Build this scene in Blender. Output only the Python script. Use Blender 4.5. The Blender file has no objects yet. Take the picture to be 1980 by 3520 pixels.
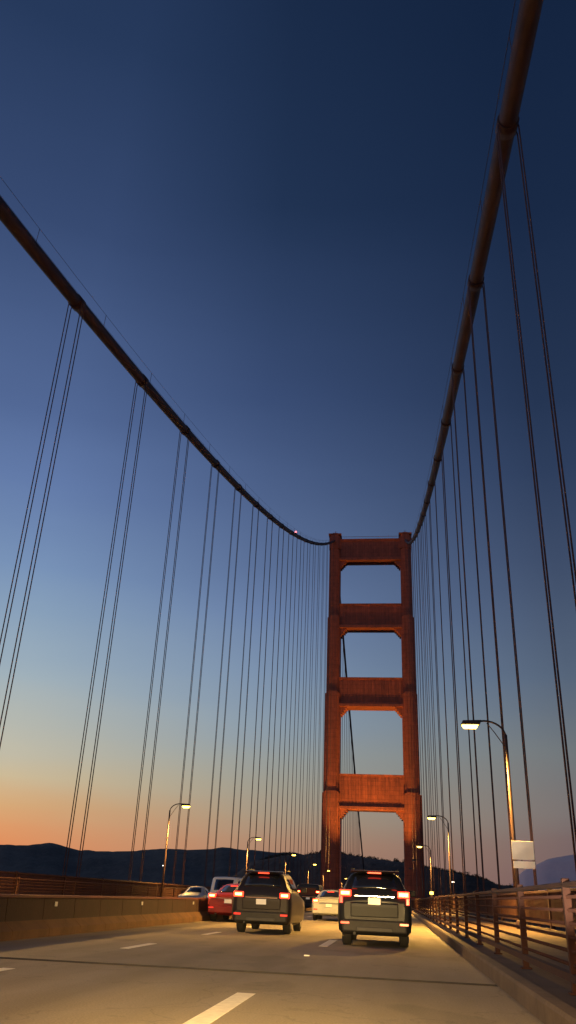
import bpy, bmesh, math, random
from mathutils import Vector, Matrix
random.seed(7)
sc = bpy.context.scene
COL = sc.collection
R = math.radians

# ------------------------------------------------------------------ helpers
class MB:
    def __init__(s): s.v = []; s.f = []; s.smooth = set()
    def add(s, vs, fs, smooth=False):
        b = len(s.v); s.v.extend([tuple(v) for v in vs])
        for f in fs:
            if smooth: s.smooth.add(len(s.f))
            s.f.append(tuple(b+i for i in f))
        return s
    def box(s, x0, x1, y0, y1, z0, z1):
        return s.add([(x, y, z) for x in (x0, x1) for y in (y0, y1) for z in (z0, z1)],
                     [(0,1,3,2),(4,6,7,5),(0,4,5,1),(2,3,7,6),(0,2,6,4),(1,5,7,3)])
    def tube(s, pts, rad, n=8, cap=True):
        pts = [Vector(p) for p in pts]
        rads = rad if isinstance(rad, (list, tuple)) else [rad]*len(pts)
        vs = []; fs = []
        for i, p in enumerate(pts):
            a = pts[max(i-1, 0)]; b = pts[min(i+1, len(pts)-1)]
            d = (b-a).normalized()
            up = Vector((0, 0, 1)) if abs(d.z) < .95 else Vector((0, 1, 0))
            u = d.cross(up).normalized(); w = u.cross(d)
            for k in range(n):
                t = 2*math.pi*k/n
                vs.append(p+(u*math.cos(t)+w*math.sin(t))*rads[i])
        for i in range(len(pts)-1):
            for k in range(n):
                k2 = (k+1) % n
                fs.append((i*n+k, i*n+k2, (i+1)*n+k2, (i+1)*n+k))
        s.add(vs, fs, smooth=True)
        if cap:
            b = len(s.v)-len(vs)
            s.f.append(tuple(b+k for k in range(n))[::-1])
            s.f.append(tuple(b+(len(pts)-1)*n+k for k in range(n)))
        return s
    def prism(s, prof, x0, x1, axis='x'):      # profile of (a, z), extruded along axis
        n = len(prof)
        if axis == 'x': vs = [(x0, a, z) for a, z in prof]+[(x1, a, z) for a, z in prof]
        else: vs = [(a, x0, z) for a, z in prof]+[(a, x1, z) for a, z in prof]
        fs = [tuple(range(n))[::-1], tuple(range(n, 2*n))]
        fs += [(i, (i+1) % n, n+(i+1) % n, n+i) for i in range(n)]
        return s.add(vs, fs)
    def build(s, name, mat, parent=None, bevel=0, loc=None):
        me = bpy.data.meshes.new(name)
        me.from_pydata(s.v, [], s.f)
        bm = bmesh.new(); bm.from_mesh(me)
        bmesh.ops.recalc_face_normals(bm, faces=bm.faces); bm.to_mesh(me); bm.free()
        for i, p in enumerate(me.polygons):
            if i in s.smooth: p.use_smooth = True
        me.materials.append(mat)
        o = bpy.data.objects.new(name, me); COL.objects.link(o)
        if parent is not None: o.parent = parent
        if loc is not None: o.location = loc
        if bevel:
            m = o.modifiers.new('edge', 'BEVEL'); m.width = bevel; m.segments = 2; m.limit_method = 'ANGLE'
        return o

def tag(o, label=None, cat=None, group=None, kind=None):
    if label: o['label'] = label
    if cat: o['category'] = cat
    if group: o['group'] = group
    if kind: o['kind'] = kind
    return o
def thing(name, label, cat, loc=(0,0,0), rz=0, group=None):
    o = bpy.data.objects.new(name, None); COL.objects.link(o)
    o.location = loc; o.rotation_euler = (0, 0, rz)
    return tag(o, label, cat, group)
def dup(root, loc, rz=None, label=None, group=None):
    def cp(o, par):
        c = o.copy(); COL.objects.link(c)
        if par is not None:
            c.parent = par; c.matrix_parent_inverse = o.matrix_parent_inverse.copy()
        for ch in [x for x in kids.get(o.name, [])]: cp(ch, c)
        return c
    kids = {}
    for x in bpy.data.objects:
        if x.parent is not None: kids.setdefault(x.parent.name, []).append(x)
    r = cp(root, None); r.location = loc
    if rz is not None: r.rotation_euler = (0, 0, rz)
    if label: r['label'] = label
    if group: r['group'] = group
    return r
def struct(mb, name, mat, **k):
    return tag(mb.build(name, mat, **k), kind='structure')

# ---------------------------------------------------------------- materials
def lin(c):
    return tuple(((v/255)/12.92 if v/255 <= .04045 else ((v/255+.055)/1.055)**2.4) for v in c)
def mat(name, col, rough=.6, metal=0, scale=3, var=.25, bump=0, bscale=None, spec=.5, coord='Object', stretch=None, coat=0):
    m = bpy.data.materials.new(name); m.use_nodes = True
    nt = m.node_tree; N = nt.nodes; L = nt.links
    b = N['Principled BSDF']
    b.inputs['Roughness'].default_value = rough; b.inputs['Metallic'].default_value = metal
    b.inputs['Specular IOR Level'].default_value = spec
    if coat: b.inputs['Coat Weight'].default_value = coat
    tc = N.new('ShaderNodeTexCoord'); mp = N.new('ShaderNodeMapping')
    if stretch: mp.inputs['Scale'].default_value = stretch
    L.new(tc.outputs[coord], mp.inputs[0])
    n1 = N.new('ShaderNodeTexNoise'); n1.inputs['Scale'].default_value = scale; n1.inputs['Detail'].default_value = 8
    n1.inputs['Roughness'].default_value = .65
    L.new(mp.outputs[0], n1.inputs[0])
    r = N.new('ShaderNodeValToRGB')
    r.color_ramp.elements[0].position = .3; r.color_ramp.elements[1].position = .7
    r.color_ramp.elements[0].color = tuple(c*(1-var) for c in col[:3])+(1,)
    r.color_ramp.elements[1].color = tuple(min(1, c*(1+var)) for c in col[:3])+(1,)
    L.new(n1.outputs[0], r.inputs[0]); L.new(r.outputs[0], b.inputs['Base Color'])
    if bump:
        n2 = N.new('ShaderNodeTexNoise'); n2.inputs['Scale'].default_value = bscale or scale*8; n2.inputs['Detail'].default_value = 5
        L.new(mp.outputs[0], n2.inputs[0])
        bp = N.new('ShaderNodeBump'); bp.inputs['Strength'].default_value = bump; bp.inputs['Distance'].default_value = .02
        L.new(n2.outputs[0], bp.inputs['Height']); L.new(bp.outputs[0], b.inputs['Normal'])
    return m
def emis(name, col, st, base=(.3, .3, .3)):
    m = bpy.data.materials.new(name); m.use_nodes = True
    b = m.node_tree.nodes['Principled BSDF']
    b.inputs['Base Color'].default_value = (*base, 1)
    b.inputs['Emission Color'].default_value = (*col, 1); b.inputs['Emission Strength'].default_value = st
    b.inputs['Roughness'].default_value = .25
    return m

def road_mat():
    m = bpy.data.materials.new('road_concrete'); m.use_nodes = True
    nt = m.node_tree; N = nt.nodes; L = nt.links; b = N['Principled BSDF']
    g = N.new('ShaderNodeNewGeometry')
    def noise(scale, stretch, det=6):
        mp = N.new('ShaderNodeMapping'); mp.inputs['Scale'].default_value = stretch
        L.new(g.outputs['Position'], mp.inputs[0])
        n = N.new('ShaderNodeTexNoise'); n.inputs['Scale'].default_value = scale; n.inputs['Detail'].default_value = det
        L.new(mp.outputs[0], n.inputs[0]); return n.outputs[0]
    def ramp(src, p0, p1, a, bb):
        r = N.new('ShaderNodeMapRange'); r.inputs[1].default_value = p0; r.inputs[2].default_value = p1
        r.inputs[3].default_value = a; r.inputs[4].default_value = bb; L.new(src, r.inputs[0]); return r.outputs[0]
    def mul(a, c):
        k = N.new('ShaderNodeMath'); k.operation = 'MULTIPLY'; L.new(a, k.inputs[0])
        if isinstance(c, float): k.inputs[1].default_value = c
        else: L.new(c, k.inputs[1])
        return k.outputs[0]
    big = ramp(noise(.25, (1, .35, 1)), .3, .7, .82, 1.12)
    fine = ramp(noise(45, (1, 1, 1), 3), .3, .7, .8, 1.2)
    streak = ramp(noise(1.3, (1, .06, 1)), .35, .65, .86, 1.08)     # tyre-polished bands along the lanes
    # oil-darkened centre and cleaner wheel tracks in every lane, by distance from the lane's middle
    sp = N.new('ShaderNodeSeparateXYZ'); L.new(g.outputs['Position'], sp.inputs[0])
    pp = N.new('ShaderNodeMath'); pp.operation = 'ADD'; pp.inputs[1].default_value = -8.2+3.6*20+1.8; L.new(sp.outputs[0], pp.inputs[0])
    md = N.new('ShaderNodeMath'); md.operation = 'MODULO'; md.inputs[1].default_value = 3.6; L.new(pp.outputs[0], md.inputs[0])
    sb = N.new('ShaderNodeMath'); sb.operation = 'SUBTRACT'; sb.inputs[1].default_value = 1.8; L.new(md.outputs[0], sb.inputs[0])
    ab = N.new('ShaderNodeMath'); ab.operation = 'ABSOLUTE'; L.new(sb.outputs[0], ab.inputs[0])
    oil = ramp(ab.outputs[0], .05, .55, .80, 1.0)
    patch = ramp(noise(.55, (1, .5, 1), 2), .60, .64, 1.0, .80)
    vo = N.new('ShaderNodeTexVoronoi'); vo.feature = 'DISTANCE_TO_EDGE'; vo.inputs['Scale'].default_value = .32
    wn = N.new('ShaderNodeTexNoise'); wn.inputs['Scale'].default_value = 1.5; wn.inputs['Detail'].default_value = 6; L.new(g.outputs['Position'], wn.inputs[0])
    mx = N.new('ShaderNodeVectorMath'); mx.operation = 'MULTIPLY_ADD'; mx.inputs[1].default_value = (1.2, 1.2, 1.2); L.new(wn.outputs[1], mx.inputs[0]); L.new(g.outputs['Position'], mx.inputs[2])
    L.new(mx.outputs[0], vo.inputs[0])
    crack = ramp(vo.outputs['Distance'], .002, .009, .80, 1.0)
    v = mul(mul(mul(mul(mul(mul(big, fine), streak), oil), patch), crack), .27)
    cc = N.new('ShaderNodeCombineColor'); L.new(v, cc.inputs[0]); L.new(mul(v, .85), cc.inputs[1]); L.new(mul(v, .60), cc.inputs[2])
    L.new(cc.outputs[0], b.inputs['Base Color'])
    L.new(ramp(noise(2.0, (1, .3, 1)), .3, .7, .7, .9), b.inputs['Roughness'])
    bp = N.new('ShaderNodeBump'); bp.inputs['Strength'].default_value = .5; bp.inputs['Distance'].default_value = .006
    L.new(noise(120, (1, 1, 1), 4), bp.inputs['Height']); L.new(bp.outputs[0], b.inputs['Normal'])
    return m

def grate_mat(col):
    return mat('paint', col)

M = {}
def plates(m, w=3.0, h=1.5, dark=.72):
    nt = m.node_tree; N = nt.nodes; L = nt.links; b = N['Principled BSDF']
    tc = N.new('ShaderNodeTexCoord'); sp = N.new('ShaderNodeSeparateXYZ'); cb = N.new('ShaderNodeCombineXYZ')
    L.new(tc.outputs['Object'], sp.inputs[0])
    ad = N.new('ShaderNodeMath'); L.new(sp.outputs[0], ad.inputs[0]); L.new(sp.outputs[1], ad.inputs[1])
    L.new(ad.outputs[0], cb.inputs[0]); L.new(sp.outputs[2], cb.inputs[1])
    br = N.new('ShaderNodeTexBrick'); br.inputs['Scale'].default_value = 1; br.inputs['Brick Width'].default_value = w; br.inputs['Row Height'].default_value = h
    br.inputs['Mortar Size'].default_value = .05; br.inputs['Color1'].default_value = (1, 1, 1, 1); br.inputs['Color2'].default_value = (.84, .84, .84, 1); br.inputs['Mortar'].default_value = (dark*.8,)*3+(1,)
    L.new(cb.outputs[0], br.inputs[0])
    # rain streaks running down from each ledge
    mp = N.new('ShaderNodeMapping'); mp.inputs['Scale'].default_value = (1.4, 1.4, .06); L.new(tc.outputs['Object'], mp.inputs[0])
    nn = N.new('ShaderNodeTexNoise'); nn.inputs['Scale'].default_value = 1; nn.inputs['Detail'].default_value = 5; L.new(mp.outputs[0], nn.inputs[0])
    mr = N.new('ShaderNodeMapRange'); mr.inputs[1].default_value = .35; mr.inputs[2].default_value = .65; mr.inputs[3].default_value = .7; mr.inputs[4].default_value = 1.1; L.new(nn.outputs[0], mr.inputs[0])
    src = b.inputs['Base Color'].links[0].from_socket
    m1 = N.new('ShaderNodeVectorMath'); m1.operation = 'MULTIPLY'; L.new(src, m1.inputs[0]); L.new(br.outputs[0], m1.inputs[1])
    m2 = N.new('ShaderNodeVectorMath'); m2.operation = 'SCALE'; L.new(m1.outputs[0], m2.inputs[0]); L.new(mr.outputs[0], m2.inputs[3])
    L.new(m2.outputs[0], b.inputs['Base Color'])
ORANGE = (.40, .085, .038)
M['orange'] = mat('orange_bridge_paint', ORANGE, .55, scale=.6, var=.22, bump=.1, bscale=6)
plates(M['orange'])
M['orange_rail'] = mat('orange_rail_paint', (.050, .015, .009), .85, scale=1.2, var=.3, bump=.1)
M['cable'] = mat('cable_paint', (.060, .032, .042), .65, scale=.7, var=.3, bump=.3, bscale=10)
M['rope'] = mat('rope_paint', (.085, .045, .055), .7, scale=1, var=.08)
M['road'] = road_mat()
M['paint'] = mat('lane_paint', (.80, .76, .62), .6, scale=9, var=.14, bump=.2, bscale=60, coord='Object')
M['joint'] = mat('steel_joint', (.02, .017, .014), .95, 0, scale=5, var=.4)
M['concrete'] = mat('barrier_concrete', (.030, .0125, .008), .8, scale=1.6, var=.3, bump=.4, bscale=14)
M['foot'] = mat('barrier_foot_lit_tone', (.12, .062, .028), .85, scale=1.2, var=.35, bump=.4, bscale=12)  # lamplight on the sloping toe, put into a lighter concrete colour
M['kerb'] = mat('kerb_concrete', (.12, .085, .055), .8, scale=2.2, var=.3, bump=.3)
M['walk'] = mat('sidewalk_concrete', (.11, .07, .045), .85, scale=1.4, var=.3, bump=.3)
M['galv'] = mat('lamp_post_paint', (.05, .025, .02), .5, scale=2, var=.25)
M['hood'] = mat('lamp_hood_metal', (.09, .06, .045), .45, .4, scale=4, var=.3)
M['lens'] = emis('sodium_lens', (1, .60, .07), 16)
M['lens_off'] = mat('dark_lens', (.12, .11, .10), .2, scale=8, var=.2)
M['sign'] = mat('sign_sheeting', (.78, .75, .66), .45, scale=2, var=.06)
M['signback'] = mat('sign_band', (.05, .045, .04), .6)
M['red_beacon'] = emis('red_beacon_glow', (1, .16, .18), 3.5)
M['amber'] = emis('amber_marker_glow', (1, .62, .06), 9)
M['white_light'] = emis('white_flood_glow', (1, .86, .66), 14)
M['flood_glow'] = emis('flood_glow', (1, .5, .15), 3)
M['marker'] = mat('marker_plastic', (.82, .8, .74), .15, scale=9, var=.05)
M['tyre'] = mat('tyre_rubber', (.015, .015, .016), .85, scale=20, var=.3)
M['rim'] = mat('alloy_rim', (.35, .35, .36), .3, .9, scale=9, var=.2)
M['glass'] = mat('car_glass', (.012, .014, .018), .06, scale=2, var=.1, spec=.7)
M['trim'] = mat('black_trim', (.02, .02, .021), .6, scale=10, var=.3)
M['chrome'] = mat('chrome_strip', (.6, .6, .6), .15, .95, scale=5, var=.1)
M['galvm'] = mat('skid_metal', (.06, .06, .06), .6, .2, scale=6, var=.2)
M['plate'] = mat('plate_metal', (.78, .76, .70), .4, scale=9, var=.04)
M['plate_lit'] = emis('licence_plate_lit', (1, .84, .58), .16, (.75, .72, .65))  # glow put into the plate itself, standing for light on it
M['brake'] = emis('brake_lamp_red', (1, .04, .015), 5, (.5, .02, .02))
M['brake_core'] = emis('brake_lamp_core', (1, .36, .07), 17, (.5, .1, .02))
M['running'] = emis('running_lamp_red', (1, .03, .03), 1.6, (.5, .02, .02))
M['reflector'] = emis('bumper_reflector_glow', (1, .05, .03), .75, (.6, .03, .03))  # glow put into the bumper reflectors, which are no lamps
M['headlens'] = mat('headlamp_lens', (.6, .6, .58), .1, scale=6, var=.1)
M['screen'] = mat('grille_black', (.02, .02, .02), .5)
def carpaint(n, c, metal=.3): return mat(n, c, .45, metal, scale=2, var=.08, coat=.12)
M['p_dark'] = carpaint('paint_charcoal', (.012, .015, .019))
M['p_black'] = carpaint('paint_black', (.018, .015, .018))
M['p_red'] = carpaint('paint_maroon', (.22, .02, .025))
M['p_silver'] = carpaint('paint_silver', (.42, .45, .45))
M['p_white'] = carpaint('paint_white', (.75, .76, .74), 0)

def hill_mat(name, c1, c2, sc_=.004):
    m = bpy.data.materials.new(name); m.use_nodes = True
    nt = m.node_tree; N = nt.nodes; L = nt.links; b = N['Principled BSDF']; b.inputs['Roughness'].default_value = .95
    b.inputs['Specular IOR Level'].default_value = .1
    g = N.new('ShaderNodeNewGeometry')
    n = N.new('ShaderNodeTexNoise'); n.inputs['Scale'].default_value = sc_; n.inputs['Detail'].default_value = 10; n.inputs['Roughness'].default_value = .7
    L.new(g.outputs['Position'], n.inputs[0])
    r = N.new('ShaderNodeValToRGB'); r.color_ramp.elements[0].position = .38; r.color_ramp.elements[1].position = .64
    r.color_ramp.elements[0].color = (*c1, 1); r.color_ramp.elements[1].color = (*c2, 1)
    L.new(n.outputs[0], r.inputs[0]); L.new(r.outputs[0], b.inputs['Base Color'])
    n2 = N.new('ShaderNodeTexNoise'); n2.inputs['Scale'].default_value = sc_*12; n2.inputs['Detail'].default_value = 6
    L.new(g.outputs['Position'], n2.inputs[0])
    bp = N.new('ShaderNodeBump'); bp.inputs['Strength'].default_value = .9; bp.inputs['Distance'].default_value = 6
    L.new(n2.outputs[0], bp.inputs['Height']); L.new(bp.outputs[0], b.inputs['Normal'])
    return m
M['hill_far'] = hill_mat('far_hill_scrub', (.085, .082, .078), (.15, .14, .125))
M['hill_haze'] = hill_mat('hazed_ridge', (.80, .58, .56), (.88, .68, .64), .001)  # haze put into the colour: ridge paled towards the sky
M['headland'] = hill_mat('headland_scrub', (.05, .045, .04), (.14, .11, .09), .01)
M['scrub'] = mat('scrub_leaves', (.055, .06, .045), .9, scale=.3, var=.5, spec=.1)
def water_mat():
    m = mat('bay_water', (.02, .035, .045), .12, scale=.02, var=.3)
    nt = m.node_tree; N = nt.nodes; L = nt.links
    g = N.new('ShaderNodeNewGeometry'); n = N.new('ShaderNodeTexNoise'); n.inputs['Scale'].default_value = .12; n.inputs['Detail'].default_value = 6
    L.new(g.outputs['Position'], n.inputs[0])
    bp = N.new('ShaderNodeBump'); bp.inputs['Strength'].default_value = .6; bp.inputs['Distance'].default_value = .8
    L.new(n.outputs[0], bp.inputs['Height']); L.new(bp.outputs[0], N['Principled BSDF'].inputs['Normal'])
    return m
M['water'] = water_mat()

# ------------------------------------------------------------------- camera
cam_d = bpy.data.cameras.new('camera'); cam = bpy.data.objects.new('camera', cam_d); COL.objects.link(cam)
sc.camera = cam
CX = 8.2
P, Yw, rr = R(25.8), R(8.09), R(2.5)
F = Vector((-math.sin(Yw)*math.cos(P), math.cos(Yw)*math.cos(P), math.sin(P)))
Rt = Vector((math.cos(Yw), math.sin(Yw), 0)); U = Rt.cross(F)
iR = math.cos(rr)*Rt+math.sin(rr)*U; iU = -math.sin(rr)*Rt+math.cos(rr)*U
cam.matrix_world = Matrix(((iR.x, iU.x, -F.x, CX), (iR.y, iU.y, -F.y, 0), (iR.z, iU.z, -F.z, 1.05), (0, 0, 0, 1)))
cam_d.sensor_fit = 'HORIZONTAL'; cam_d.sensor_width = 36; cam_d.lens = 36*2000/1449
cam_d.clip_start = .05; cam_d.clip_end = 30000

# ------------------------------------------------------------ the deck, road
Y0, Y1 = -120, 690
KX = 9.65          # kerb line either side of the bridge axis
struct(MB().box(-KX, KX, Y0, Y1, -.7, 0), 'road', M['road'])
for s, nm in ((1, 'sidewalk'), (-1, 'sidewalk')):
    a, b = sorted((s*(KX+.18), s*14.6))
    struct(MB().box(a, b, Y0, Y1, -.7, .2), nm, M['walk'])
    a, b = sorted((s*KX, s*(KX+.18)))
    struct(MB().prism([(a, -.7), (b, -.7), (b, .22), (a+(.02 if s > 0 else 0), .22), (a, .18)], Y0, Y1, 'y'), 'kerb', M['kerb'])
    a, b = sorted((s*13.62, s*13.98))
    struct(MB().box(a, b, Y0, Y1, .2, .36), 'railing_kerb', M['kerb'])
# lane lines: long dashes beside our lane, short dashes one lane over, others beyond the barrier
mb = MB(); y = 10.8-14.63*8-3.66
while y < Y1-20:
    mb.box(CX-1.89, CX-1.67, y, y+3.66, .004, .007); y += 14.63
struct(mb, 'lane_marking', M['paint'])
mb = MB(); y = 18.4-7.32*17-1.05
while y < Y1-20:
    mb.box(CX-5.44, CX-5.26, y, y+2.1, .004, .007); y += 7.32
struct(mb, 'lane_marking', M['paint'])
for x in (-3.2, -6.4):
    mb = MB(); y = -100
    while y < Y1-20:
        mb.box(x-.07, x+.07, y, y+2.1, .004, .007); y += 7.32
    struct(mb, 'lane_marking', M['paint'])
# expansion joints right across the roadway
for i, yj in enumerate((-32, 13.7, 59.4, 105, 151, 197, 243, 300)):
    mb = MB()
    mb.box(-KX+.02, KX-.02, yj-.055, yj+.055, .003, .007)
    for k in (-1, 1): mb.box(-KX+.02, KX-.02, yj+k*.085-.02, yj+k*.085+.02, .003, .010)
    struct(mb, 'expansion_joint', M['joint'])
# raised reflectors on the lane line
mk = thing('road_reflector', 'small white raised road reflector on the near lane line beyond the second long dash', 'road reflector', (CX-1.79, 18.0, .004), group='raised reflectors on the near lane line')
MB().prism([(-.05, 0), (.05, 0), (.03, .02), (-.03, .02)], -.055, .055).build('reflector_body', M['marker'], mk)
MB().add([(-.045, -.052, .002), (.045, -.052, .002), (.04, -.035, .019), (-.04, -.035, .019)], [(0, 1, 2, 3)]).build('reflector_face', M['marker'], mk)
for k, w in ((1, 'second'), (2, 'third')):
    dup(mk, (CX-1.79, 18.0+14.63*k, .004), label='small white raised road reflector on the near lane line, %s one ahead' % w)

# the deck's steel: outer girders under the walks
for s, w in ((1, 'east'), (-1, 'west')):
    g = thing('deck_truss', 'orange steel stiffening truss under the %s edge of the bridge deck' % ('right' if s > 0 else 'left'), 'truss')
    a, b = sorted((s*14.62, s*15.0))
    MB().box(a, b, Y0, Y1, -.9, .05).build('top_chord', M['orange'], g)
    MB().box(a, b, Y0, Y1, -8.4, -7.6).build('bottom_chord', M['orange'], g)
    mb = MB(); y = Y0; k = 0
    while y < Y1-7:
        mb.box(a+.03, b-.03, y, y+.35, -7.6, -.9)
        p = [(y+.3, -.95), (y+.7, -.95), (y+7.5, -7.55), (y+7.1, -7.55)] if k % 2 else [(y+7.1, -.95), (y+7.5, -.95), (y+.7, -7.55), (y+.3, -7.55)]
        mb.prism(p, a+.06, b-.06); y += 7.62; k += 1
    tag(mb.build('truss_web', M['orange'], g), kind='stuff')

# ------------------------------------------------------------ median barrier
bar = thing('median_barrier', 'long low concrete median barrier with sloping foot left of the traffic', 'barrier')
prof = [(-.11, .34), (-.10, .36), (-.075, .80), (.075, .80), (.10, .36), (.11, .34)]
pfoot = [(-.31, 0), (-.31, .17), (-.11, .338), (.11, .338), (.31, .17), (.31, 0)]
mb = MB(); y = -60
while y < 640:
    mb.prism([(a-.1, z+.003) for a, z in prof], y, y+1.97 if y < 160 else y+9.9, 'y'); y += 2.0 if y < 160 else 10
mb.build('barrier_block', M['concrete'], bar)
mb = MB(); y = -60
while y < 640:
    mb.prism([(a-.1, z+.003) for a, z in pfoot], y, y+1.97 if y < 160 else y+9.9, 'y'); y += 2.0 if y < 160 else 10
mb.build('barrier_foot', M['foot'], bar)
MB().box(-.21, .01, -60, 640, .803, .86).build('cap_rail', mat('rusty_cap', (.12, .035, .028), .6, scale=1, var=.4), bar)

r0_ = None
for k in range(22):
    yy = 6+7.3*k
    if r0_ is None:
        r0_ = MB().box(0, .03, 0, .10, 0, .10).build('edge_reflector', M['marker'], bar, loc=(.0, yy, .62))
    else:
        c_ = r0_.copy(); COL.objects.link(c_); c_.location = (.0, yy, .62)
# ------------------------------------------------------------------ railings
def railing(x, z0, z1, ps, pw, label, ya=-20, yb=640, post=7.62, bars=0):
    g = thing('railing', label, 'railing')
    mb = MB()
    mb.box(x-(.045 if bars else .07), x+(.045 if bars else .07), ya, yb, z1-(.06 if bars else .1), z1)
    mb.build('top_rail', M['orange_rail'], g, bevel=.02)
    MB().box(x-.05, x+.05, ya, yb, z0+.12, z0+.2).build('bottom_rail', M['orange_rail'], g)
    mb = MB(); y = ya
    while y < yb:
        st = ps if y < 150 else ps*2; w = pw if y < 150 else pw*2
        mb.box(x-.02, x+.02, y, y+w, z0+.2, z1-.10); y += st
    if bars:
        for k in range(bars):
            z = z0+.2+(z1-z0-.3)*(k+.6)/bars
            b = MB().tube([(x, ya, z), (x, yb, z)], .022, 6).build('cross_bar', M['orange_rail'], g)
    else: tag(mb.build('pickets', M['orange_rail'], g), kind='stuff')
    hw_ = .045 if bars else .08
    pm = MB().box(-hw_, hw_, 0, hw_*2, 0, z1-z0+.04).box(-hw_*1.8, hw_*1.8, -hw_*.8, hw_*2.8, 0, .025)
    p0 = pm.build('post', M['orange_rail'], g, loc=(x, ya, z0), bevel=.015)
    y = ya+post; n = 0
    while y < yb and n < 88:
        c = p0.copy(); COL.objects.link(c); c.location = (x, y, z0); y += post; n += 1
    return g
railing(13.8, .36, 1.65, .15, .045, 'tall orange picket railing along the outer edge of the right walkway')
railing(10.15, .2, 1.33, .15, .022, 'lower orange railing of horizontal bars between right walkway and the traffic lane', bars=6, post=3.81)
railing(-13.8, .36, 1.72, .15, .045, 'tall orange picket railing along the far left outer edge of the bridge')
railing(-10.15, .2, 1.36, .15, .03, 'lower orange railing of horizontal bars between oncoming lanes and left walkway', bars=6)

# -------------------------------------------------------------- street lamps
def make_lamp(lit, s, loc, label, group):
    """s = +1: pole on the east side, arm reaching west"""
    g = thing('street_lamp', label, 'street lamp', loc, 0 if s > 0 else math.pi, group)
    MB().tube([(0, 0, 0), (0, 0, .5), (0, 0, .55)], [.17, .17, .11], 8).build('pole_base', M['galv'], g)
    MB().tube([(0, 0, .5), (0, 0, 3), (0, 0, 8.2)], [.105, .095, .07], 8).build('pole', M['galv'], g)
    pts = [(0, 0, 8.1)]
    for k in range(1, 9):
        t = k/8*math.pi/2
        pts.append((-.95*(1-math.cos(t)), 0, 8.1+.72*math.sin(t)))
    MB().tube(pts+[(-1.15, 0, 8.80)], .045, 8).build('arm', M['galv'], g)
    MB().tube([(0, 0, 7.55), (-.5, 0, 8.3), (-.82, 0, 8.72)], .022, 6).build('brace', M['galv'], g)
    h = MB()
    # shallow tapered hood
    h.add([(-2.02,-.17,8.62),(-1.15,-.17,8.62),(-1.15,.17,8.62),(-2.02,.17,8.62),(-1.92,-.10,8.83),(-1.05,-.08,8.86),(-1.05,.08,8.86),(-1.92,.10,8.83)],
          [(0,1,2,3),(4,5,6,7),(0,1,5,4),(1,2,6,5),(2,3,7,6),(3,0,4,7)])
    h.build('hood', M['hood'], g, bevel=.03)
    l = MB()
    l.add([(-1.97,-.14,8.617),(-1.22,-.14,8.617),(-1.22,.14,8.617),(-1.97,.14,8.617),(-1.88,-.09,8.46),(-1.31,-.09,8.46),(-1.31,.09,8.46),(-1.88,.09,8.46)],
          [(0,1,2,3),(4,5,6,7),(0,1,5,4),(1,2,6,5),(2,3,7,6),(3,0,4,7)])
    l.build('lens', M['lens'] if lit else M['lens_off'], g, bevel=.02)
    if lit:
        ld = bpy.data.lights.new('lamp_light', 'SPOT'); ld.energy = LAMP_W; ld.color = (1, .52, .105)
        ld.spot_size = R(152); ld.spot_blend = .7; ld.shadow_soft_size = .25
        lo = bpy.data.objects.new('lamp_light', ld); COL.objects.link(lo); lo.parent = g; lo.location = (-1.6, 0, 8.40); lo.rotation_euler = (0, R(18), 0)
    return g
LAMP_W = 24000
PR, PL = 13.35, -13.62
gr_r = 'lit street lamps along the right walkway'; gr_l = 'lit street lamps along the left walkway'
lr = make_lamp(True, 1, (PR, 38.6, .0), 'largest lit street lamp, glowing above the white sign on the right walkway', gr_r)
dup(lr, (PR, -7.1, .0), label='lit street lamp on the right walkway beside where the picture was taken', group=gr_r)
dup(lr, (PR, 84.9, .0), label='second nearest lit street lamp along the right walkway', group=gr_r)
dup(lr, (PR, 131, .0), label='third and last lit street lamp along the right walkway before the tower', group=gr_r)
lo_ = make_lamp(False, 1, (PR, 176.5, .0), 'unlit street lamp past the three lit ones on the right walkway', 'unlit street lamps on the right walkway')
dup(lo_, (PR, 222.5, .0), label='unlit street lamp on the right walkway nearest before the tower', group='unlit street lamps on the right walkway')
ll = make_lamp(True, -1, (PL, 80.6, .0), 'nearest lit street lamp in view along the left railing', gr_l)
dup(ll, (PL, 34.6, .0), label='lit street lamp on the left walkway, one before the nearest in view', group=gr_l)
dup(ll, (PL, -11, .0), label='lit street lamp on the left walkway beside where the picture was taken', group=gr_l)
for k, w in enumerate(('second', 'third', 'fourth', 'fifth', 'sixth', 'seventh', 'eighth', 'ninth')):
    dup(ll, (PL, 80.6+45.6*(k+1), .0), label='%s lit street lamp counted along the left railing towards the tower' % w, group=gr_l)

# ---------------------------------------------------------------------- sign
sg = thing('road_sign', 'blank looking cream sign with a smaller plate below on the nearest right lamp post', 'sign', (CX+5.40, 37.9, 0))
MB().box(-.46, .46, -.012, .012, 2.86, 3.60).build('sign_plate', M['sign'], sg, bevel=.01)
MB().box(-.44, .46, -.012, .012, 2.52, 2.80).build('lower_plate', M['sign'], sg, bevel=.01)
mb = MB()
for z in (2.95, 3.5, 2.68): mb.box(-.36, .1, .013, .05, z-.02, z+.02)
mb.box(-.1, -.04, .013, .05, 2.5, 3.6)
mb.build('bracket', M['galv'], sg)

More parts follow.
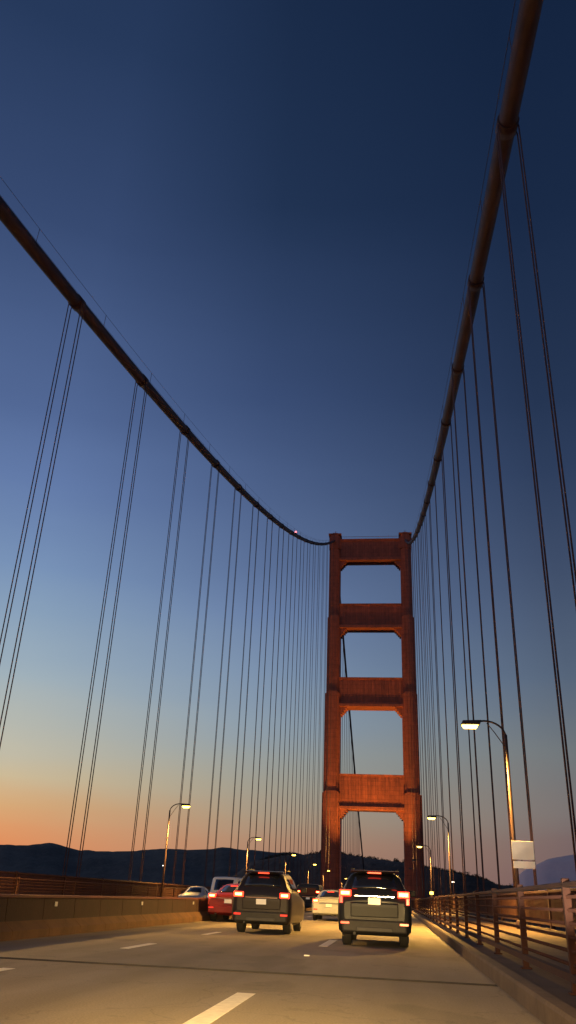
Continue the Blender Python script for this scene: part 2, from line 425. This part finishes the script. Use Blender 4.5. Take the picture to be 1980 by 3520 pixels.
# ------------------------------------------------------------- bridge tower
TY = 300; TXC = .1; HC = 14.2
tw = thing('bridge_tower', 'tall orange suspension bridge tower with four lit cross struts between stepped legs', 'bridge tower', (TXC, TY, 0))
secs = [(-67, 0, 4.2, 6.0), (0, 35.4, 3.25, 5.2), (35.4, 70.8, 2.85, 4.6), (70.8, 100.6, 2.5, 4.0), (100.6, 129, 2.2, 3.5), (129, 135.0, 2.35, 3.7)]
for s in (-1, 1):
    mb = MB(); cx = s*HC
    for z0, z1, hx, hy in secs:
        # cruciform, stepped corners
        mb.box(cx-hx*.62, cx+hx*.62, -hy, hy, z0, z1)
        mb.box(cx-hx, cx+hx, -hy*.72, hy*.72, z0, z1-.6)
        mb.box(cx-hx*.84, cx+hx*.84, -hy*.88, hy*.88, z0, z1-.3)
        for q in (-.38, 0, .38): mb.box(cx+hx*q-.09, cx+hx*q+.09, -hy-.14, -hy-.002, z0+.4, z1-.9)
    mb.build('leg', M['orange'], tw)
    sd = MB()
    sd.box(cx-2.6, cx+2.6, -4, 4, 135.0, 135.5)
    sd.prism([(-3.4, 135.5), (3.4, 135.5), (2.2, 136.5), (0, 137.1), (-2.2, 136.5)], cx-1.0, cx+1.0)
    sd.build('saddle', M['orange'], tw)
    bl = MB().tube([(cx, 0, 137.1), (cx, 0, 138.2)], .12, 8)
    bl.build('mast', M['orange'], tw)
struts = [(124.1, 133.4, 2.2, 2.6), (95.7, 105.5, 2.5, 3.0), (65.4, 76.2, 2.85, 3.4), (29.5, 41.3, 3.25, 3.9)]
for z0, z1, hx, hy in struts:
    xi = HC-hx+.4
    st = MB()
    st.box(-xi, xi, -hy+.35, hy-.35, z0+1.3, z1-.8)
    n = 18
    for k in range(n+1):                      # vertical fluting with stepped inner panel
        x = -xi+.7+(2*xi-1.4)*k/n
        st.box(x-.16, x+.16, -hy+.12, -hy+.352, z0+1.9, z1-1.5)
        st.box(x-.16, x+.16, hy-.352, hy-.12, z0+1.9, z1-1.5)
    so = st.build('strut', M['orange'], tw)
    fl = MB()
    fl.box(-xi, xi, -hy, hy, z1-.798, z1-.3); fl.box(-xi, xi, -hy-.3, hy+.3, z1-.298, z1)
    fl.build('top_flange', M['orange'], so)
    fl = MB()
    fl.box(-xi, xi, -hy-.45, hy+.45, z0, z0+.9); fl.box(-xi, xi, -hy, hy, z0+.902, z0+1.298)
    fl.build('bottom_flange', M['orange'], so)
    for s in (-1, 1):                         # stepped brackets where strut meets leg
        b = MB()
        for k in range(4):
            xx = s*(HC-hx-.05); w = 2.4-.6*k
            a, c = sorted((xx, xx-s*w))
            b.box(a, c, -hy+.5, hy-.5, z0-.7*(k+1), z0-.7*k-.004)
        b.build('bracket', M['orange'], tw)
# walkway rail on the top strut
mb = MB(); mb.box(-11.5, 11.5, -2.7, -2.6, 134.4, 134.5)
for k in range(24): mb.box(-11.5+k, -11.45+k, -2.7, -2.6, 133.4, 134.4)
mb.build('top_walk_rail', M['orange'], tw)
# pier below
struct(MB().tube([(TXC, TY, -69), (TXC, TY, -58)], [34, 32], 28), 'pier', M['kerb'])
# floodlights on the walkways that light the tower at night
fl0 = None
for i, (fx, lab) in enumerate(((12.6, 'right'), (-12.6, 'left'))):
    g = thing('floodlight', 'small upward floodlight on the %s walkway in front of the tower' % lab, 'floodlight', (fx, TY-18, .2))
    MB().box(-.12, .12, -.12, .12, 0, .5).build('stand', M['hood'], g)
    MB().prism([(-.2, .5), (.25, .5), (.32, .8), (-.2, .95)], -.35, .35).build('housing', M['hood'], g)
    MB().add([(-.3, .28, .83), (.3, .28, .83), (.3, -.16, .965), (-.3, -.16, .965)], [(0, 1, 2, 3)]).build('flood_lens', M['flood_glow'], g)
    ld = bpy.data.lights.new('flood', 'SPOT'); ld.energy = 105000; ld.color = (1, .60, .12); ld.spot_size = R(52); ld.spot_blend = .8; ld.shadow_soft_size = .4
    lo = bpy.data.objects.new('flood', ld); COL.objects.link(lo); lo.parent = g; lo.location = (0, 0, 1.2)
    d = Vector((-fx*1.0, 18, 74)).normalized(); lo.rotation_euler = d.to_track_quat('-Z', 'Y').to_euler()

# -------------------------------------------------------- cables, suspenders
def zc(y):
    if y <= TY: return 1.05+9+.00049*(y+203)**2
    return 134.0+1.05-(y-TY)*.40+.00012*(y-TY)**2
for s in (-1, 1):
    g = thing('main_cable', 'thick orange main suspension cable sweeping up to the tower on the %s side' % ('right' if s > 0 else 'left'), 'cable')
    ys = [-120+6*k for k in range(71)]
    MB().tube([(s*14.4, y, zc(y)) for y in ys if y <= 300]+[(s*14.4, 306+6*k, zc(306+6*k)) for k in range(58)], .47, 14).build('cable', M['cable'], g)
    hr = MB()
    pts = [(s*14.4, y, zc(y)) for y in ys if y < 296]
    for q in (-.42, .42): hr.tube([(x+q, y, z+1.35) for x, y, z in pts], .016, 4)
    for x, y, z in pts[::2]:
        for q in (-.42, .42): hr.tube([(x+q*.9, y, z+.2), (x+q, y, z+1.36)], .02, 4)
    hr.build('hand_ropes', M['rope'], g)

def ordw(n):
    return ['nearest to the tower','second from the tower','third from the tower','fourth from the tower','fifth from the tower','sixth from the tower','seventh from the tower','eighth from the tower','ninth from the tower','tenth from the tower','eleventh from the tower','twelfth from the tower','thirteenth from the tower','fourteenth from the tower','fifteenth from the tower','sixteenth from the tower','seventeenth from the tower','eighteenth from the tower','nineteenth from the tower','twentieth from the tower'][n]
for s in (-1, 1):
    for span, cnt, y_start, dy in (('near', 19, TY-12.5, -15.24), ('far', 16, TY+15.24, 15.24)):
        for k in range(cnt):
            y = y_start+dy*k; z = zc(y); top = z-.1
            side = 'right' if s > 0 else 'left'
            if span == 'near': lab = 'pair of suspender ropes under the %s cable this side, %s' % (side, ordw(k))
            else: lab = 'pair of suspender ropes under the %s cable beyond the tower, %s' % (side, ordw(k))
            g = thing('suspender', lab, 'suspender rope', (s*14.4, y, 0), group='suspender ropes hanging from the %s cable %s the tower' % (side, 'before' if span == 'near' else 'beyond'))
            if span == 'near':
                for q in (-.24, .24):
                    m2 = MB()
                    for e in (-.5, .5): m2.tube([(e, q, -.6), (e, q, top-.3), (e*.86, q, top)], .037, 5)
                    m2.build('rope', M['rope'], g)
                sl = (zc(y+.5)-zc(y-.5))
                MB().tube([(0, -.42, z-.42*sl), (0, .42, z+.42*sl)], .545, 14).build('cable_band', M['cable'], g)
            else:
                MB().tube([(0, 0, -.6), (0, 0, top)], .10, 4).build('rope', M['rope'], g)

# red warning light standing on the left cable
yb = 174; zb = zc(yb)
g = thing('warning_light', 'small red warning light standing on the left main cable', 'beacon', (-14.4, yb, zb+.4))
MB().box(-.2, .2, -.2, .2, 0, .25).build('base', M['hood'], g)
MB().tube([(0, 0, .25), (0, 0, .38), (0, 0, .62), (0, 0, .72)], [.2, .24, .22, .1], 10).build('red_lens', M['red_beacon'], g)
# amber marker on the lower railing
g = thing('marker_light', 'small amber marker lamp on top of the lower railing by the right kerb', 'marker lamp', (10.15, 50, 1.33))
MB().box(-.05, .05, -.05, .05, 0, .14).build('base', M['hood'], g)
MB().tube([(0, 0, .14), (0, 0, .17), (0, 0, .27), (0, 0, .3)], [.07, .1, .1, .05], 10).build('amber_lens', M['amber'], g)

# ------------------------------------------------------------------ vehicles
ST = {
 'suv':  [(0,.76,.50,1.00,.70,1.03),(.018,.83,.44,1.06,.76,1.09),(.05,.89,.36,1.13,.80,1.16),(.12,.925,.28,1.17,.77,1.32),(.22,.93,.26,1.18,.72,1.51),(.36,.93,.25,1.18,.67,1.655),(.5,.93,.25,1.18,.64,1.70),(.8,.93,.25,1.17,.63,1.72),
          (2.2,.93,.22,1.12,.63,1.74),(2.85,.93,.22,1.06,.63,1.66),(3.55,.92,.22,1.02,.78,1.10),(4.3,.90,.26,.95,.78,1.0),(4.6,.82,.34,.80,.72,.84)],
 'sedan':[(0,.80,.44,.88,.74,.90),(.05,.87,.30,.97,.78,.99),(.14,.89,.26,1.0,.80,1.03),(.75,.90,.24,1.0,.78,1.07),(1.45,.905,.22,.99,.60,1.40),(2.1,.905,.22,.97,.60,1.46),
          (2.6,.905,.22,.96,.60,1.42),(3.35,.90,.22,.94,.76,1.02),(4.3,.88,.24,.86,.76,.92),(4.7,.78,.34,.70,.68,.74)],
 'van':  [(0,.92,.44,1.1,.88,1.3),(.04,.97,.34,1.2,.90,1.95),(.12,.985,.3,1.2,.90,2.06),(1.5,.99,.26,1.2,.90,2.10),(3.5,.99,.24,1.2,.90,2.08),(3.9,.98,.24,1.16,.84,1.96),
          (4.6,.97,.25,1.08,.80,1.2),(5.0,.94,.28,.95,.80,1.02),(5.15,.86,.36,.8,.74,.84)],
}
def vehicle(kind, paint, loc, label, cat, name, rz=0, brake=True, lit=True, zl=1.18, lx=.735, platez=1.0, hx=1.0, group=None, tall=0):
    g = thing(name, label, cat, loc, rz, group)
    S = ST[kind]; rings = []; mb = MB(); vs = []
    for (y, hw, zl_, zb_, gx, zt) in S:
        hw *= hx; gx *= hx
        half = [(0, zl_), (hw*.86, zl_), (hw*.97, zl_+.1), (hw, zl_+.3), (hw, (zl_+.3+zb_)/2), (hw*.985, zb_-.04), (max(gx+.02, hw*.95), zb_), (gx+.04, max(zt-.17, zb_+.001)), (gx+.012, max(zt-.10, zb_+.002)), (gx-.03, max(zt-.055, zb_+.003)), (gx-.09, max(zt-.022, zb_+.004)), (gx-.20, zt), (0, zt+.03)]
        ring = half+[(-x, z) for x, z in half[1:-1]][::-1]
        vs += [(x, y, z) for x, z in ring]; n = len(ring)
    fs = []
    for i in range(len(S)-1):
        for k in range(n):
            k2 = (k+1) % n; fs.append((i*n+k, i*n+k2, (i+1)*n+k2, (i+1)*n+k))
    fs.append(tuple(range(n))); fs.append(tuple((len(S)-1)*n+k for k in range(n))[::-1])
    mb.add(vs, fs, smooth=True)
    body = mb.build('body', paint, g)
    body.data.polygons[-1].use_smooth = False; body.data.polygons[-2].use_smooth = False
    try:
        md = body.modifiers.new('n', 'WEIGHTED_NORMAL'); md.keep_sharp = True
    except Exception: pass
    def top(y):
        for a, b in zip(S, S[1:]):
            if a[0] <= y <= b[0]:
                t = (y-a[0])/(b[0]-a[0]); return [a[i]+(b[i]-a[i])*t for i in range(6)]
    def slope_glass(name, ya, yb_, inset=.2, off=.014, mid=5):
        v = []; f = []
        for i in range(mid+1):
            y = ya+(yb_-ya)*i/mid; t = top(y); w = (t[4]*hx-inset)
            for q in (-1, -.5, 0, .5, 1): v.append((w*q, y, t[5]+.025*(1-abs(q))+off))
        for i in range(mid):
            for k in range(4): f.append((i*5+k, i*5+k+1, (i+1)*5+k+1, (i+1)*5+k))
        o = MB().add(v, f, True).build(name, M['glass'], g)
        m_ = o.modifiers.new('t', 'SOLIDIFY'); m_.thickness = .01
        return o
    if kind == 'suv':
        rw = slope_glass('rear_window', .10, .335)
        MB().prism([(.085, 1.245), (.100, 1.235), (.16, 1.345), (.145, 1.355)], -.02, .36).build('wiper', M['trim'], rw)
        tg = MB()
        tg.prism([(-.012, .66), (.05, .66), (.05, 1.02), (-.030, .99), (-.034, .90)], -.60*hx, .60*hx)
        tg.build('tailgate_panel', paint, g, bevel=.025)
        MB().box(-.62*hx, .62*hx, -.006, .02, .625, .637).build('tailgate_seam', M['trim'], g)
        bp_ = MB(); bp_.box(-.45*hx, .45*hx, -.082, -.02, .345, .45); bp_.build('skid_plate', M['galvm'], g, bevel=.02)
        slope_glass('windshield', 2.95, 3.45)
        MB().prism([(.26, 1.69), (.62, 1.745), (.62, 1.765), (.22, 1.735)], -.62*hx, .62*hx).build('spoiler', paint, g, bevel=.01)
        rr_ = MB()
        for q in (-1, 1): rr_.tube([(q*.6, .7, 1.79), (q*.6, 2.2, 1.81)], .018, 6)
        rr_.build('roof_rails', M['trim'], g)
        sy = (.75, 2.75); wy = (.88, 3.68)
    elif kind == 'sedan':
        slope_glass('rear_window', .80, 1.40); slope_glass('windshield', 2.68, 3.28); sy = (1.5, 2.5); wy = (.92, 3.78)
    else:
        v = MB().box(-.66, .66, -.012, .035, 1.25, 1.80); v.build('rear_window', M['glass'], g)
        slope_glass('windshield', 3.95, 4.56); sy = (2.9, 3.8); wy = (.9, 4.2)
    # side windows follow the tumblehome
    for s in (-1, 1):
        v = []; f = []; m_ = 6
        for i in range(m_+1):
            y = sy[0]+(sy[1]-sy[0])*i/m_; t = top(y)
            xb, xt = max(t[4]*hx+.02, t[1]*hx*.95)+.008, t[4]*hx+.05
            zb_, zt_ = t[3]+.04, t[5]-.17
            v += [(s*(xb+(xt-xb)*.08), y, zb_), (s*(xt+(xb-xt)*.05), y, zt_)]
        for i in range(m_): f.append((2*i, 2*i+1, 2*i+3, 2*i+2))
        o = MB().add(v, f, True).build('side_window', M['glass'], g)
        sm = o.modifiers.new('t', 'SOLIDIFY'); sm.thickness = .012; sm.offset = 0
        mm = MB(); yy = sy[1]+.1 if kind != 'van' else 4.0
        a, b = sorted((s*.93*hx, s*1.10*hx)); mm.box(a, b, yy, yy+.14, S[5][3]+.0, S[5][3]+.16)
        mm.build('mirror', M['trim'], g, bevel=.03)
    # rear: bumper, trim, plate, lamps
    hw0 = S[1][1]*hx
    MB().prism([(-.07, .34), (.12, .28), (.12, .62), (-.07, .60)], -hw0*.96, hw0*.96).build('rear_bumper', M['trim'] if kind != 'sedan' else paint, g, bevel=.03)
    MB().box(-.5, .5, -.045, .03, platez+.10, platez+.125).build('chrome_trim', M['chrome'], g)
    MB().box(-.155, .155, -.05, .04, platez-.075, platez+.075).build('licence_plate', M['plate_lit'] if lit else M['plate'], g)
    for s in (-1, 1):
        a, b = sorted((s*(lx-.15)*hx, s*(lx+.15)*hx))
        o = MB().box(a, b, -.035, .22, zl-.075, zl+.075).build('tail_light', (M['brake'] if brake else M['running']) if lit else M['trim'], g, bevel=.02)
        if tall:
            a, b = sorted((s*(lx+.06)*hx, s*(lx+.145)*hx))
            MB().box(a, b, -.03, .2, zl-.075-tall, zl-.078).build('lower_lens', M['running'], o, bevel=.01)
        if brake and lit:
            a, b = sorted((s*(lx-.10)*hx, s*(lx+.10)*hx))
            MB().box(a, b, -.05, -.036, zl-.032, zl+.032).build('bulb', M['brake_core'], o)
        a, b = sorted((s*(lx-.11)*hx, s*(lx+.11)*hx))
        MB().box(a, b, -.085, -.03, .50, .555).build('reflector', M['reflector'] if lit else M['trim'], g, bevel=.005)
    if kind != 'van':
        t = top(.36 if kind == 'suv' else 1.42)
        MB().box(-.17, .17, (.20 if kind == 'suv' else 1.30), (.24 if kind == 'suv' else 1.34), t[5]+(.02 if kind == 'suv' else -.03), t[5]+(.05 if kind == 'suv' else .0)).build('high_brake_light', M['brake'] if (brake and lit) else M['trim'], g)
    for s in (-1, 1):
        for yw in wy:
            aa = MB(); rad_ = .43
            for k in range(10):
                t0, t1 = math.pi*k/10, math.pi*(k+1)/10
                x0_, x1_ = sorted((s*(hw0-.05), s*(hw0+.022)))
                p = [(yw+math.cos(t)*q, .36+math.sin(t)*q) for t, q in ((t0, rad_), (t1, rad_), (t1, rad_+.06), (t0, rad_+.06))]
                aa.prism(p, x0_, x1_)
            aa.build('wheel_arch', M['trim'], g)
    MB().tube([(-.5*hx, -.03, .30), (-.5*hx, .2, .30)], .035, 8).build('exhaust', M['trim'], g)
    # front
    L_ = S[-1][0]
    MB().box(-.5, .5, L_-.02, L_+.02, .48, .66).build('grille', M['screen'], g)
    for s in (-1, 1):
        a, b = sorted((s*.45*hx, s*.76*hx)); MB().box(a, b, L_-.22, L_-.02, .66, .80).build('headlight', M['headlens'], g, bevel=.03)
    rad = .36 if kind == 'suv' else .33 if kind == 'sedan' else .35
    for y in wy:
        for s in (-1, 1):
            a, b = (s*(hw0-.22), s*(hw0+.015))
            w = thing_part('wheel', g, (0, 0, 0))
            MB().tube([(a, y, rad), (a+s*.02, y, rad), (b-s*.02, y, rad), (b, y, rad)], [rad-.04, rad, rad, rad-.04], 20).build('tyre', M['tyre'], w)
            MB().tube([(b-s*.05, y, rad), (b+s*.006, y, rad)], [rad*.66, rad*.62], 12).build('rim', M['rim'], w)
    return g
def thing_part(name, parent, loc):
    o = bpy.data.objects.new(name, None); COL.objects.link(o); o.parent = parent; o.location = loc
    return o

vehicle('suv', M['p_dark'], (CX-.56, 22.5, 0), 'dark grey SUV straight ahead in the right lane with bright brake lights', 'car', 'suv', zl=1.20, platez=1.03, tall=.16)
vehicle('suv', M['p_black'], (CX-4.14, 27.0, 0), 'black SUV braking in the second lane just left of the nearest car', 'car', 'suv', zl=1.07, lx=.72, platez=.88)
vehicle('sedan', M['p_red'], (CX-7.0, 36.5, 0), 'maroon saloon beside the median barrier, partly hidden by the black SUV', 'car', 'saloon_car', zl=.98, lx=.70, platez=.78)
vehicle('sedan', M['p_silver'], (CX-3.5, 46, 0), 'silver saloon between the two braking SUVs and further ahead', 'car', 'saloon_car', zl=.93, lx=.69, platez=.72)
vehicle('van', M['p_dark'], (CX-7.4, 74, 0), 'dark van far ahead beside the barrier with small red tail lamps', 'van', 'van', zl=1.5, lx=.82, platez=1.0)
vehicle('van', M['p_white'], (CX-11.45, 62, 0), 'white van on the oncoming side beyond the median barrier', 'van', 'van', rz=math.pi, lit=False, brake=False, hx=.98)
vehicle('sedan', M['p_silver'], (CX-14.6, 66, 0), 'pale car on the oncoming side left of the white van', 'car', 'saloon_car', rz=math.pi, lit=False, brake=False)
vehicle('suv', M['p_red'], (CX-10.9, 105, 0), 'distant dark red car facing us beyond the white van', 'car', 'saloon_car', rz=math.pi, lit=False, brake=False)

# our own car's headlights (the photograph is taken from inside the car)
for x in (-.62, .62):
    ld = bpy.data.lights.new('headlight', 'SPOT'); ld.energy = HEAD_W if 'HEAD_W' in globals() else 15000; ld.color = (1, .62, .22)
    ld.spot_size = R(46); ld.spot_blend = 1; ld.shadow_soft_size = .16; ld.specular_factor = 0
    lo = bpy.data.objects.new('headlight', ld); COL.objects.link(lo); lo.location = (CX+.1+x, 1.6, .68)
    lo.rotation_euler = Vector((-.17, 1, -.25)).to_track_quat('-Z', 'Y').to_euler()

    # added narrow spot aimed at the sign to brighten its plates
    hd = bpy.data.lights.new('sign_spot', 'SPOT'); hd.energy = 13000; hd.color = (1, .80, .52)
    hd.spot_size = R(6.5); hd.spot_blend = .9; hd.shadow_soft_size = .08; hd.specular_factor = 0
    ho = bpy.data.objects.new('sign_spot', hd); COL.objects.link(ho); ho.location = (CX+.1+x, 1.6, .68)
    ho.rotation_euler = Vector((5.4-x, 36.3, 2.45)).to_track_quat('-Z', 'Y').to_euler()

# -------------------------------------------------------------------- terrain
def interp(tab, a):
    if a <= tab[0][0]: return tab[0][1]
    for (x0, y0), (x1, y1) in zip(tab, tab[1:]):
        if a <= x1: return y0+(y1-y0)*(a-x0)/(x1-x0)
    return tab[-1][1]
def nz(a, b, seed):
    from mathutils import noise
    return noise.fractal(Vector((a, b, seed)), 1.0, 2.0, 5)
def hills(name, m, a0, a1, na, r0, Rr, r2, tab, seed, rough, nr=34):
    vs = []; fs = []
    for i in range(na+1):
        az = a0+(a1-a0)*i/na; t = interp(tab, az)
        Rc = Rr*(1+.10*nz(az*.08, 0, seed+3))
        H = t*Rc+1.05+nz(az*.55, 1.7, seed)*rough*.35
        for j in range(nr+1):
            if j <= nr*.6: u = j/(nr*.6); r = r0+(Rc-r0)*u; k = u*u*(3-2*u); k = k**.9
            else: u = (j-nr*.6)/(nr*.4); r = Rc+(r2-Rc)*u; k = 1-.75*u*u
            z = -72+(H+72)*k
            x = CX+r*math.sin(R(az)); y = r*math.cos(R(az))
            if 0 < k < 1: z += nz(x*.004, y*.004, seed)*rough*min(1, (1-k)*4)*k-abs(1-k)*k*6
            if r < Rc: z = min(z, 1.05+t*r*.96)
            vs.append((x, y, z))
    for i in range(na):
        for j in range(nr):
            a = i*(nr+1)+j; fs.append((a, a+1, a+nr+2, a+nr+1))
    mb = MB().add(vs, fs, True)
    return struct(mb, name, m)
farT = [(-70, .03), (-45, .036), (-32, .037), (-25.6, .0395), (-22.5, .0435), (-21.5, .0415), (-20.6, .0385), (-18.2, .0405), (-15, .0440), (-11.4, .0490), (-10.4, .0470), (-6, .046), (-2, .03), (2, .01), (6, -.01)]
hills('hills', M['hill_far'], -70, 6, 300, 1700, 2900, 4300, farT, 3.1, 22)
ridT = [(6, .0), (8, .036), (9.6, .0485), (10.6, .0530), (12, .058), (16, .062), (22, .05), (32, .04), (45, .03)]
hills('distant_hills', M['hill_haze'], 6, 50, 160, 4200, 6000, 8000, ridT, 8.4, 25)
hdT = [(-13, -.06), (-11, .015), (-9.5, .036), (-7, .0455), (-3.8, .0490), (-2.5, .0465), (.1, .0425), (2.66, .0360), (5.14, .0280), (7.55, .0190), (9.9, .0140), (14, .004), (18, -.05)]
hills('headland', M['headland'], -13, 18, 240, 690, 1000, 1500, hdT, 5.7, 9)
struct(MB().box(-9000, 9000, -3000, 14000, -80, -67), 'water', M['water'])

# scrub and trees on the headland skyline: one far-off mass
mb = MB()
for k in range(520):
    az = random.uniform(-9, 11.5); t = interp(hdT, az)
    Rc = 1000*(1+.10*nz(az*.08, 0, 8.7))
    H = t*Rc+1.05+nz(az*.55, 1.7, 5.7)*9*.35
    r = Rc*random.uniform(.985, 1.03)
    x = CX+r*math.sin(R(az)); y = r*math.cos(R(az)); h = random.uniform(1.2, 3.0)*(1.6 if random.random() < .2 else 1); w = h*random.uniform(.6, 1.3)
    for q in range(42):
        a = random.uniform(0, 6.28); e = random.random()**.5; zz = random.uniform(-.4, 1)
        c = Vector((x+math.cos(a)*w*e*(1-.5*max(zz, 0)), y+math.sin(a)*w*e, H-1.6+h*zz*.8))
        s_ = random.uniform(.25, .55)
        u = Vector((random.uniform(-1, 1), random.uniform(-1, 1), random.uniform(-1, 1))).normalized()*s_
        v = u.cross(Vector((random.uniform(-1, 1), random.uniform(-1, 1), random.uniform(-1, 1)))).normalized()*s_
        mb.add([c-u, c+v, c+u, c-v], [(0, 1, 2, 3)])
tag(mb.build('scrub', M['scrub']), 'dark scrub and small trees along the headland skyline behind the tower', 'scrub', kind='stuff')

# two lamps on the land
def dirpt(x, y, r):
    d = F*2000+iR*(x-724.5)-iU*(y-1288); k = r/math.hypot(d.x, d.y)
    return Vector((CX, 0, 1.05))+d*k
for (px, py, r, lab, sz) in ((1140, 2220, 640, 'lone white floodlight on a pole on the dark headland right of the tower', .9), (410, 2178, 1500, 'faint white lamp on a pole low on the far left hills', 1.0)):
    p = dirpt(px, py, r)
    g = thing('flood_lamp', lab, 'flood lamp', p)
    MB().tube([(0, 0, -75), (0, 0, .2)], [.35, .15], 6).build('pole', M['hood'], g)
    MB().box(-sz, sz, -.15, .5, .3, .3+.35*sz).build('hood', M['hood'], g)
    MB().box(-sz*.9, sz*.9, -.3, -.16, 0.05, .3+.25*sz).build('lens', M['white_light'], g)

# ----------------------------------------------------------------------- sky
w = bpy.data.worlds.new('World'); sc.world = w; w.use_nodes = True
nt = w.node_tree; N = nt.nodes; L = nt.links
for n_ in list(N): N.remove(n_)
out = N.new('ShaderNodeOutputWorld'); bg = N.new('ShaderNodeBackground'); L.new(bg.outputs[0], out.inputs[0])
tc = N.new('ShaderNodeTexCoord'); sx = N.new('ShaderNodeSeparateXYZ'); L.new(tc.outputs['Generated'], sx.inputs[0])
def math_(op, a, b=None):
    m = N.new('ShaderNodeMath'); m.operation = op
    for i, v in enumerate((a, b)):
        if v is None: continue
        if isinstance(v, (int, float)): m.inputs[i].default_value = v
        else: L.new(v, m.inputs[i])
    return m.outputs[0]
hz_m = N.new('ShaderNodeMapping'); hz_m.inputs['Scale'].default_value = (3, 3, 16); L.new(tc.outputs['Generated'], hz_m.inputs[0])
hz_n = N.new('ShaderNodeTexNoise'); hz_n.inputs['Scale'].default_value = 1; hz_n.inputs['Detail'].default_value = 4; L.new(hz_m.outputs[0], hz_n.inputs[0])
el = math_('MULTIPLY', math_('ARCSINE', sx.outputs[2]), 180/math.pi/90)
el = math_('ADD', el, math_('MULTIPLY', math_('SUBTRACT', hz_n.outputs[0], .5), .022))
az = math_('MULTIPLY', math_('ARCTAN2', sx.outputs[0], sx.outputs[1]), 180/math.pi)
def ramp(tab):
    r = N.new('ShaderNodeValToRGB'); r.color_ramp.interpolation = 'LINEAR'
    e = r.color_ramp.elements
    e[0].position = 0; e[0].color = (*lin(tab[0][1]), 1)
    e[1].position = 1; e[1].color = (*lin(tab[-1][1]), 1)
    for a, c in tab[1:-1]:
        k = e.new(a/90); k.color = (*lin(c), 1)
    L.new(el, r.inputs[0]); return r.outputs[0]
rl = ramp([(0, (222,124,80)), (2.2, (226,140,90)), (3.5, (222,155,105)), (4.6, (215,169,120)), (6.3, (205,186,151)), (8, (192,187,168)), (10.1, (178,183,177)), (12.6, (161,177,186)), (14.5, (150,170,187)), (17, (136,160,186)), (20, (120,146,183)), (26, (98,122,168)), (31, (82,104,149)), (43, (55,74,113)), (54, (38,57,91)), (70, (28,46,78)), (90, (24,40,70))])
rm = ramp([(0, (170,120,98)), (3, (180,140,112)), (4.8, (173,152,128)), (6.8, (163,158,143)), (8.7, (153,159,157)), (11, (141,157,171)), (14, (125,146,173)), (18, (106,128,166)), (22, (91,112,151)), (28, (74,94,134)), (34, (57,76,115)), (47, (33,51,82)), (58, (26,43,72)), (75, (22,38,66)), (90, (20,36,64))])
rrp = ramp([(0, (110,88,92)), (3.8, (118,100,100)), (5.4, (121,113,112)), (9, (112,118,122)), (14, (86,101,122)), (18, (73,88,113)), (22, (61,76,104)), (28, (46,62,92)), (33, (37,53,82)), (45, (25,41,69)), (56, (20,36,63)), (75, (18,33,60)), (90, (18,32,60))])
def mapr(src, a, b):
    m = N.new('ShaderNodeMapRange'); m.interpolation_type = 'LINEAR'; m.inputs[1].default_value = a; m.inputs[2].default_value = b
    L.new(src, m.inputs[0]); return m.outputs[0]
def mix(f, a, b):
    m = N.new('ShaderNodeMix'); m.data_type = 'RGBA'; L.new(f, m.inputs[0]); L.new(a, m.inputs[6]); L.new(b, m.inputs[7]); return m.outputs[2]
c = mix(mapr(az, -26, -10), rl, rm)
c = mix(mapr(az, -10, 12), c, rrp)
# a touch of the physical twilight sky
sky = N.new('ShaderNodeTexSky'); sky.sky_type = 'NISHITA'; sky.sun_disc = False; sky.sun_elevation = R(.5); sky.sun_rotation = R(-68)
ad = N.new('ShaderNodeMix'); ad.data_type = 'RGBA'; ad.blend_type = 'ADD'; ad.inputs[0].default_value = .0006
L.new(c, ad.inputs[6]); L.new(sky.outputs[0], ad.inputs[7])
L.new(ad.outputs[2], bg.inputs[0]); bg.inputs[1].default_value = 1.0
sun = bpy.data.lights.new('sun', 'SUN'); sun.energy = .03; sun.angle = R(12); sun.color = (1, .6, .4)
so = bpy.data.objects.new('sun', sun); COL.objects.link(so)
so.rotation_euler = Vector((math.sin(R(68)), -math.cos(R(68)), -.02)).to_track_quat('-Z', 'Y').to_euler()

sc.view_settings.view_transform = 'Standard'; sc.view_settings.look = 'None'
sc.view_settings.exposure = 0; sc.view_settings.gamma = 1
sc.render.engine = 'CYCLES'
sc.cycles.use_denoising = True
sc.cycles.max_bounces = 6
